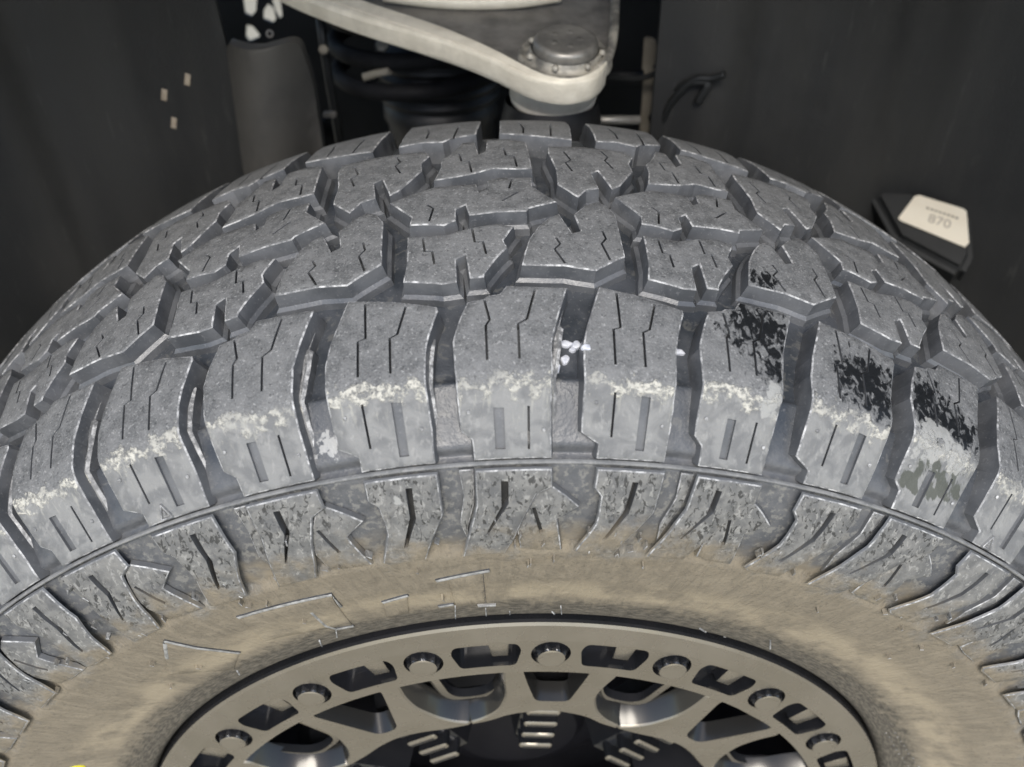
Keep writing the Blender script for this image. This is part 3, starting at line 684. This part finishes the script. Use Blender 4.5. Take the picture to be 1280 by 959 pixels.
# ------------------------------------------------------------ wheel-arch liner
def bevel_obj(o, wd, seg=2):
    bm = bmesh.new(); bm.from_mesh(o.data)
    bmesh.ops.bevel(bm, geom=[e for e in bm.edges if e.calc_face_angle(0) > .5], offset=wd, segments=seg, affect='EDGES', clamp_overlap=True)
    bm.to_mesh(o.data); bm.free(); return o
YB = .36
def prism(pts3, thick_vec, name, mats, parent=None, bev=0.0, seg=2, smooth=False):
    n = len(pts3); V = [Vector(p) for p in pts3]+[Vector(p)+Vector(thick_vec) for p in pts3]
    F = [tuple(range(n)), tuple(range(2*n-1, n-1, -1))]+[(i, i+n, (i+1) % n+n, (i+1) % n) for i in range(n)]
    o = mesh(name, V, F, mats, parent=parent)
    bm = bmesh.new(); bm.from_mesh(o.data); bmesh.ops.recalc_face_normals(bm, faces=bm.faces); bm.to_mesh(o.data); bm.free()
    if bev: bevel_obj(o, bev, seg)
    if smooth:
        for p in o.data.polygons: p.use_smooth = True
    return o
def wall(name, outer, holes, Y, bulge, parent, mat, thick=.004, grid=.02):
    """upright panel at depth Y facing -Y; bulge(x, z) pushes it out; holes are cut through"""
    def pf(x, z, d):
        return np.stack([x, Y+d+np.array([bulge(a, b) for a, b in zip(x, z)]), z], -1)
    o = slab(ccw(np.array(outer)), [(ccw(np.array(h)), thick) for h in holes], pf, name, parent, (0, 0, 0), [mat], 0, [(0, lambda p: thick)], step=.012, grid=grid, uvf=lambda v: v)
    if holes:
        bm = bmesh.new(); bm.from_mesh(o.data)
        dl = []
        for f in bm.faces:
            c = f.calc_center_median()
            if abs(f.normal.y) > .6:
                for h in holes:
                    if inside([(c.x, c.z)], np.array(h))[0]: dl.append(f); break
        bmesh.ops.delete(bm, geom=dl, context='FACES'); bm.to_mesh(o.data); bm.free()
    return o
liner = thing("wheel_arch_liner", "matt black plastic liner wrapped round the wheel arch above the tyre", "wheel arch liner")
LR = .585
def ridge(x, c, wd, h): return h*math.exp(-((x-c)/wd)**2)
def bul_l(x, z):
    xx = x-.12*(z-.4)*-.35
    e = max(0, -.34-x)
    return -1.6*e*e - .35*e + ridge(xx, -.262, .010, .004)+ridge(xx, -.325, .018, -.010) - .012*max(0, min(1, (x+.235)/.05))
def bul_r(x, z):
    xx = x+.10*(z-.4)
    e = max(0, x-.33)
    return -2.0*e*e - .3*e + ridge(xx, .218, .006, .004)+ridge(xx, .182, .006, .003)+ridge(xx, .290, .007, .004)-ridge(x, .155, .02, .008)
slots = []
for x, y in ((205, 119), (236, 97), (217, 154)):
    p = at_y(x, y, YB); t = np.array([.30, .95]); nn = np.array([t[1], -t[0]])
    c = np.array([p[0], p[2]]); hl, hw = .0046, .0021
    slots.append([tuple(c+t*hl+nn*hw), tuple(c+t*hl-nn*hw), tuple(c-t*hl-nn*hw), tuple(c-t*hl+nn*hw)])
xl = -.185; xr = at_y(842, 60, YB)[0]
wall("back_panel", [(-LR, -.1), (xl+.02, -.1), (xl, .45), (xl-.012, .76), (-.42, .76), (-LR, .5)], slots, YB, bul_l, liner, M_LINER, grid=.014)
wall("back_panel", [(xr-.005, -.1), (LR, -.1), (LR, .5), (.42, .76), (xr-.02, .76), (xr-.012, .45)], [], YB, bul_r, liner, M_LINER, grid=.014)
for sl_ in slots:
    q_ = ccw(np.array(sl_)); yq = YB+bul_l(float(q_[:, 0].mean()), float(q_[:, 1].mean()))
    face_slab(q_, [], yq+.0008, "slot_fill", liner, [M_SLOTFILL, M_SLOTFILL], .003, .0004, .0001)  # added tan plates stand in for beige daylight in the slots
# barrel-shaped part over and around the tyre
arcp = []
n = 60
V, F = [], []
ys = [-.012, .0, .05, .15, .25, .33, .37]
for i in range(n+1):
    th = math.radians(-112+224*i/n)
    for y in ys:
        r = LR-.0*(y)+(.012 if y < -.01 else 0)
        V.append((r*math.sin(th), y, (r*math.cos(th)*(1.30 if math.cos(th) > 0 else 1))))
for i in range(n):
    for j in range(len(ys)-1):
        b = i*len(ys)+j; F.append((b, b+1, b+1+len(ys), b+len(ys)))
nv = len(V)
V += [(x*1.008, y, z*1.008) for x, y, z in V]
F += [(a+nv, d+nv, c+nv, b+nv) for a, b, c, d in F]
mesh("arch_barrel", V, F, [M_LINER], smooth=True, parent=liner)

# panel deep behind the opening, pierced where daylight shows
def hpoly(l, Y): return [(at_y(x, y, Y)[0], at_y(x, y, Y)[2]) for x, y in l]
YP = .60
daylight = [hpoly(l, YP) for l in ([(303,-4),(321,-4),(320,14),(314,21),(306,17)],[(335,5),(342,10),(345,24),(341,29),(329,24),(329,14)],[(339,0),(350,-3),(353,20),(349,24),(344,15)],[(308,31),(316,33),(325,44),(322,48),(311,52),(307,46)])]
inner = wall("inner_panel", [(-.26, -.25), (.62, -.25), (.62, .75), (-.26, .75)], daylight, YP, lambda x, z: 0, None, M_BLACK, grid=.05)
tag(inner, "black inner body panel pierced by small openings where daylight shows", "body panel")
light_closure = prism([(-.60, .375, .752), (.62, .375, .752), (.62, .595, .752), (-.60, .595, .752)], (0, 0, .01), "light_closure_panel", [M_BLACK], parent=inner)  # unseen closure added to keep light from leaking in above
# ------------------------------------------------------------ splash shield on the left
Y = .335
shp = round_poly([(p[0], p[2]) for p in (at_y(x, y, Y) for x, y in ((277, 56), (372, 46), (388, 110), (404, 215), (306, 228), (293, 150)))], .010, 5)
def sh_b(x, z):
    c, h_ = float(np.mean(shp[:, 0])), float(np.ptp(shp[:, 0]))/2
    return -.030*max(0.0, 1-((x-c-.10*(z-.38))/h_)**2)
sh = wall("splash_shield", shp, [], Y+.012, sh_b, None, M_SHIELD, thick=.012, grid=.006)
for p in sh.data.polygons: p.use_smooth = True
tag(sh, "dusty grey rubber splash shield hanging left of the suspension opening", "splash shield")
p = at_y(337, 42, .40)
def tube(pts, r, name, mat, parent=None, n=10, caps=True, rads=None):
    pts = [Vector(p) for p in pts]; V, F = [], []
    up = Vector((.13, .27, .95))
    for i, q in enumerate(pts):
        t = (pts[min(i+1, len(pts)-1)]-pts[max(i-1, 0)]).normalized(); a = t.cross(up).normalized(); b = t.cross(a)
        rr = rads[i] if rads else r
        for k in range(n):
            w_ = 2*math.pi*k/n; V.append(q+a*rr*math.cos(w_)+b*rr*math.sin(w_))
    for i in range(len(pts)-1):
        for k in range(n): F.append((i*n+k, i*n+(k+1) % n, (i+1)*n+(k+1) % n, (i+1)*n+k))
    if caps: F += [tuple(range(n))[::-1], tuple(range((len(pts)-1)*n, len(pts)*n))]
    o = mesh(name, V, F, mat if isinstance(mat, list) else [mat], smooth=[True]*((len(pts)-1)*n)+[False]*(len(F)-(len(pts)-1)*n), parent=parent); return o
def spline(pts, n=8):
    P = [np.array(p, float) for p in pts]; P = [2*P[0]-P[1]]+P+[2*P[-1]-P[-2]]; out = []
    for i in range(1, len(P)-2):
        for j in range(n):
            t = j/n; a, b, c, d = P[i-1:i+3]
            out.append(.5*((2*b)+(-a+c)*t+(2*a-5*b+4*c-d)*t*t+(-a+3*b-3*c+d)*t**3))
    out.append(P[-2]); return out
def lathe(prof, axis_o, axis_d, name, mat, parent=None, n=40, smooth=True):
    """prof [(h, r)] along axis"""
    d = Vector(axis_d).normalized(); a = d.orthogonal().normalized(); b = d.cross(a); V, F = [], []
    for h, r in prof:
        for k in range(n):
            t = 2*math.pi*k/n; V.append(Vector(axis_o)+d*h+(a*math.cos(t)+b*math.sin(t))*r)
    for i in range(len(prof)-1):
        for k in range(n): F.append((i*n+k, i*n+(k+1) % n, (i+1)*n+(k+1) % n, (i+1)*n+k))
    return mesh(name, V, F, [mat], smooth=smooth, parent=parent)
grom = lathe([(0, .0012), (-.001, .0016), (-.0012, .0028), (0, .0030)], p, (.1, -.9, .3), "grommet", M_STEEL, None, 16)
tag(grom, "tiny grey ring grommet beside the daylight openings", "grommet")

# ------------------------------------------------------------ upper control arm
AN = np.array([0.02, -.16, 1.0]); AN /= np.linalg.norm(AN)
JP = at_y(700, 72, .285)                     # centre of the ball joint cap on the arm's top plane
def ap(x, y, lift=0.0): return at_plane(x, y, JP+AN*lift, AN)
arm_px = [(300,-30),(352,-3),(384,10),(440,32),(500,50),(560,68),(610,86),(634,98),(650,108),(680,117),(712,119),(738,113),(756,98),(763,78),(768,40),(771,0),(776,-45)]
arm_o = thing("control_arm", "pale cast aluminium upper control arm reaching in above the tyre", "control arm")
top = [ap(x, y) for x, y in arm_px]
dn = -AN
ang = [(-.0, 0)]
# flange: outline strip raised above a recessed web
inner_px = [(432,-4),(470,10),(520,26),(560,40),(600,57),(630,72),(655,86),(682,99),(706,104),(728,101),(745,92),(757,82)]
inn = [ap(x, y) for x, y in inner_px]
outl = [ap(x, y) for x, y in [(300,-42),(352,-15),(384,-1),(440,20),(500,38),(560,56),(610,75),(640,90),(668,101),(704,107),(738,102),(752,93),(759,82)]]
def strip(A, B, prof_lift, name, mat, parent, smooth=True, n=28):
    def res(L):
        L = spline(L, 6); d = np.r_[0, np.cumsum([np.linalg.norm(L[i+1]-L[i]) for i in range(len(L)-1)])]
        t = np.linspace(0, d[-1], n*3); return np.stack([np.interp(t, d, np.array(L)[:, k]) for k in range(3)], 1)
    a, b = res(A), res(B); V, F = [], []
    k = len(prof_lift)
    for i in range(len(a)):
        for f, h in prof_lift: V.append(a[i]*(1-f)+b[i]*f+AN*h)
    for i in range(len(a)-1):
        for j in range(k-1): F.append((i*k+j, i*k+j+1, (i+1)*k+j+1, (i+1)*k+j))
    o = mesh(name, V, F, [mat], smooth=smooth, parent=parent)
    bm = bmesh.new(); bm.from_mesh(o.data); bmesh.ops.recalc_face_normals(bm, faces=bm.faces); bm.to_mesh(o.data); bm.free(); soften(o, 25); return o
strip(outl, inn, [(.16, -.013), (.04, -.0115), (.0, -.0095), (-.01, -.0012), (.05, .0002), (.12, .0010), (.27, .0016), (.295, .0006), (.32, .0018), (.86, .0030), (.96, .0024), (1.03, -.0002), (1.08, -.0055), (1.10, -.010)], "flange", M_ALU, arm_o)
web = [ap(x, y, -.007) for x, y in [(400,-20),(432,-2),(470,12),(520,28),(560,42),(600,59),(630,74),(655,88),(682,101),(706,106),(734,102),(752,90),(762,68),(768,35),(770,-8),(774,-45)]]
prism(web, tuple(dn*.010), "web_plate", [M_ALUDIRT], parent=arm_o)
# second leg running across the top
tube(spline([ap(480,-6,.0), ap(560,3,-.002), ap(640,2,-.001), ap(700,-6,0)], 8), .0045, "rear_rib", M_ALU, arm_o, 12)
tube(spline([ap(748,88,-.006), ap(760,72,-.006), ap(767,40,-.006), ap(769,0,-.006), ap(772,-45,-.006)], 8), .0032, "side_rib", M_BOSS, arm_o, 10)
jp = ap(706, 68, -.006)
lathe([(-.004, .0305), (.000, .030), (.0015, .029), (.0015, .0275), (.0005, .0265), (.0005, .0235), (.0035, .0225), (.005, .0215)], jp-AN*.001, AN, "ball_joint_boss", M_BOSS, arm_o)
cap = lathe([(.003, .0205), (.008, .0205), (.0098, .0195), (.0108, .0175), (.0106, .0165), (.0106, .0001)], jp, AN, "ball_joint_cap", M_STEEL, arm_o)
for q in range(14):
    t = 2*math.pi*q/14; ax = Vector(AN).orthogonal().normalized(); bx = Vector(AN).cross(ax)
    c = Vector(jp)+(ax*math.cos(t)+bx*math.sin(t))*.0235+Vector(AN)*.002
    if q % 2 == 0: lathe([(0, .0022), (.0022, .0020), (.0026, .0001)], c, AN, "crimp", M_BOSS, arm_o, 8)
for q in range(5):
    t = 2*math.pi*q/5+.4; c = Vector(jp)+(ax*math.cos(t)+bx*math.sin(t))*.009+Vector(AN)*.0102
    lathe([(0, .0030), (.0004, .0026), (.0005, .0001)], c, AN, "cap_mark", M_STEEL, arm_o, 8)
jb = jp - AN*.004
lathe([(-.012, .0285), (-.020, .0285), (-.0215, .0275), (-.0225, .0285), (-.0265, .0275), (-.029, .023), (-.029, .01)], jb+np.array([-.006, -.001, 0]), AN, "ball_joint_housing", M_ALU, arm_o)
lathe([(-.028, .022), (-.032, .027), (-.038, .028), (-.046, .025), (-.054, .020)], jb+np.array([-.006, 0, 0]), AN, "ball_joint_boot", M_BLACK, arm_o)
kn = at_y(690, 158, .292)
knk = lathe([(0, .030), (-.012, .033), (-.05, .034), (-.30, .036)], kn+np.array([0, .01, .014]), (0, .05, 1), "steering_knuckle", M_DARKST, None)
tag(knk, "dark steering knuckle standing under the ball joint behind the tyre", "steering knuckle")

rod = tube([at_y(715, 150, .36), at_y(760, 150, .36), at_y(800, 150, .36)], .0032, "tie_rod", M_STEEL, None, 12)
tag(rod, "thin grey steel rod lying level right of the steering knuckle", "rod")
rod2 = tube([at_y(745, 95, .47), at_y(830, 97, .47)], .006, "brake_pipe", M_DARKST, None, 12)
tag(rod2, "dark round pipe running level behind the control arm tip", "pipe")

# ------------------------------------------------------------ shock absorber and spring
shock = thing("shock_absorber", "black ribbed shock absorber under the aluminium control arm", "shock absorber")
so_ = at_y(552, 150, .45)
pr = [(-.25, .044), (0, .044), (.006, .047), (.018, .047), (.020, .044)]
h = .022
for i in range(5):
    pr += [(h, .049), (h+.004, .050), (h+.006, .046), (h+.008, .046)]; h += .009
pr += [(h, .040), (h+.05, .040)]
lathe(pr, so_, (0, .05, 1), "ribbed_boot", M_DARKST, shock, 48)
coil = []
for i in range(90):
    t = i/90*2.4*2*math.pi+2.7; coil.append(so_+np.array([-.012+.068*math.cos(t), .068*math.sin(t), .043+.055*i/90]))
tube(coil, .0065, "coil_spring", M_COIL, shock, 10)
tube([at_y(454, 97, .385), at_y(470, 92, .385), at_y(488, 88, .38)], .0030, "spring_clip", M_TAN, shock, 10)
tube([at_y(490, 82, .40), at_y(515, 74, .40), at_y(537, 66, .40)], .0026, "spring_end", M_STEEL, shock, 10)
nb = lathe([(0, .0048), (.004, .0048), (.005, .003), (.005, .0001)], at_y(478, 58, .40), (0, -.8, .6), "nut", M_STEEL, shock, 6, smooth=False)

# ------------------------------------------------------------ hoses, brackets
hose = thing("brake_hose", "thin dark brake hose with a small clip beside the splash shield", "hose")
tube([at_y(400, 22, .40), at_y(405, 60, .40), at_y(413, 110, .40), at_y(420, 150, .40), at_y(428, 200, .40)], .0032, "pipe", M_BLACK, hose, 10)
lathe([(0, .0035), (.004, .0035), (.004, .0001)], at_y(405, 62, .393), (0, -1, .3), "fitting", M_TAN, hose, 8)
c4 = [at_y(x, y, .392) for x, y in ((403, 142), (420, 142), (420, 148), (403, 148))]
prism(c4, (0, .006, 0), "clip", [M_STEEL], parent=hose, bev=.0008)
c4 = [at_y(x, y, .42) for x, y in ((402, 150), (424, 150), (432, 215), (402, 215))]
st = prism(c4, (0, .012, 0), "strut_bracket", [M_BLACK], bev=.002); tag(st, "black bracket standing between the splash shield and the suspension opening", "bracket")
br = thing("hose_bracket", "dusty tan steel bracket with wiring right of the control arm", "bracket")
prism([at_y(x, y, .40) for x, y in ((806, 90), (845, 84), (843, 110), (826, 168), (800, 168))], (0, .006, 0), "strap", [M_TAN], parent=br, bev=.0012)
prism([at_y(x, y, .385) for x, y in ((838, 126), (850, 120), (860, 140), (858, 168), (828, 168))], (0, .008, 0), "foot", [M_TAN], parent=br, bev=.0015)
prism([at_y(x, y, .41) for x, y in ((806, 48), (820, 50), (822, 75), (812, 92), (803, 90))], (0, .006, 0), "tab", [M_TAN], parent=br, bev=.0012)
lathe([(0, .0036), (.0012, .0034), (.0014, .0001)], at_y(816, 147, .397), (0, -1, .35), "hole_disc", M_DARKST, br, 14)  # dark disc stands in for the shaded open hole in the strap
lathe([(0, .0032), (.003, .0028), (.004, .0001)], at_y(827, 92, .393), (0, -1, .6), "bolt_head", M_STEEL, br, 10)
c_ = tube(spline([at_y(758, 97, .40), at_y(800, 98, .385), at_y(826, 88, .378), at_y(832, 82, .385)], 8), .0022, "cable", M_BLACK, None, 8)
tag(c_, "short black cable looping from the control arm to the tan bracket", "cable")
c_ = tube(spline([at_y(906, 93, .34), at_y(890, 98, .345), at_y(868, 100, .35), at_y(846, 120, .355), at_y(832, 142, .36), at_y(825, 172, .365)], 8), .0026, "cable", M_BLACK, None, 8)
tag(c_, "black cable curving down in front of the tan bracket foot", "cable")
c_ = tube(spline([at_y(846, 112, .36), at_y(862, 104, .352), at_y(885, 104, .348), at_y(872, 128, .35)], 8), .0030, "connector_lead", M_BLACK, None, 8)
tag(c_, "short connector lead hanging beside the black cable", "connector")

# ------------------------------------------------------------ label on a black cover at the right
cn = np.array([-.25, -.55, .80]); cn /= np.linalg.norm(cn)
cp = at_y(1168, 276, .33)
def lp(x, y, lift=0.0): return at_plane(x, y, cp+cn*lift, cn)
cover = prism([lp(x, y) for x, y in ((1085, 236), (1138, 238), (1214, 260), (1219, 318), (1205, 345), (1120, 300))], tuple(-cn*.03), "plastic_cover", [M_BLACK], bev=.006, seg=3)
tag(cover, "black plastic cover low behind the tyre at the right carrying a label", "cover")
lab_px = [(1143, 246), (1149, 244.5), (1204, 261.5), (1208, 265), (1211, 304), (1206, 309.5), (1126, 276.5), (1122.5, 273.5)]
lab = prism([lp(x, y, .0012) for x, y in lab_px], tuple(cn*.0008), "label", [M_WHITE])
tag(lab, "small cream paper label with faint numbers stuck on the black cover", "label")
def text3(s, px0, px1, pxu, lift, name, parent):
    cu = bpy.data.curves.new(name, 'FONT'); cu.body = s; cu.size = 1; cu.extrude = .012; cu.align_x = 'CENTER'
    t = bpy.data.objects.new(name, cu); COL.objects.link(t); bpy.context.view_layer.update()
    me = bpy.data.meshes.new_from_object(t); bpy.data.objects.remove(t)
    A, B_, U_ = lp(*px0, lift), lp(*px1, lift), lp(*pxu, lift)
    xs = [v.co.x for v in me.vertices]; wdt = max(xs)-min(xs)
    ex = (B_-A); o0 = (A+B_)/2; ey = U_-o0; nz = np.cross(ex, ey); nz /= np.linalg.norm(nz)
    for v in me.vertices:
        q = o0+ex*(v.co.x/wdt)+ey*(v.co.y/.72)+nz*v.co.z*.01; v.co = q
    me.materials.append(M_INK); return link(name, me, parent)
text3("870", (1159.5, 277), (1187, 286), (1176, 271), .0022, "printed_number", lab)
for i in range(8):
    x = 1158+i*5.2; y = 258.5+i*1.75
    prism([lp(x, y, .0021), lp(x+3.4, y+1.1, .0021), lp(x+3.2, y+3.6, .0021), lp(x-.2, y+2.5, .0021)], tuple(cn*.0002), "printed_mark", [M_TAN], parent=lab)
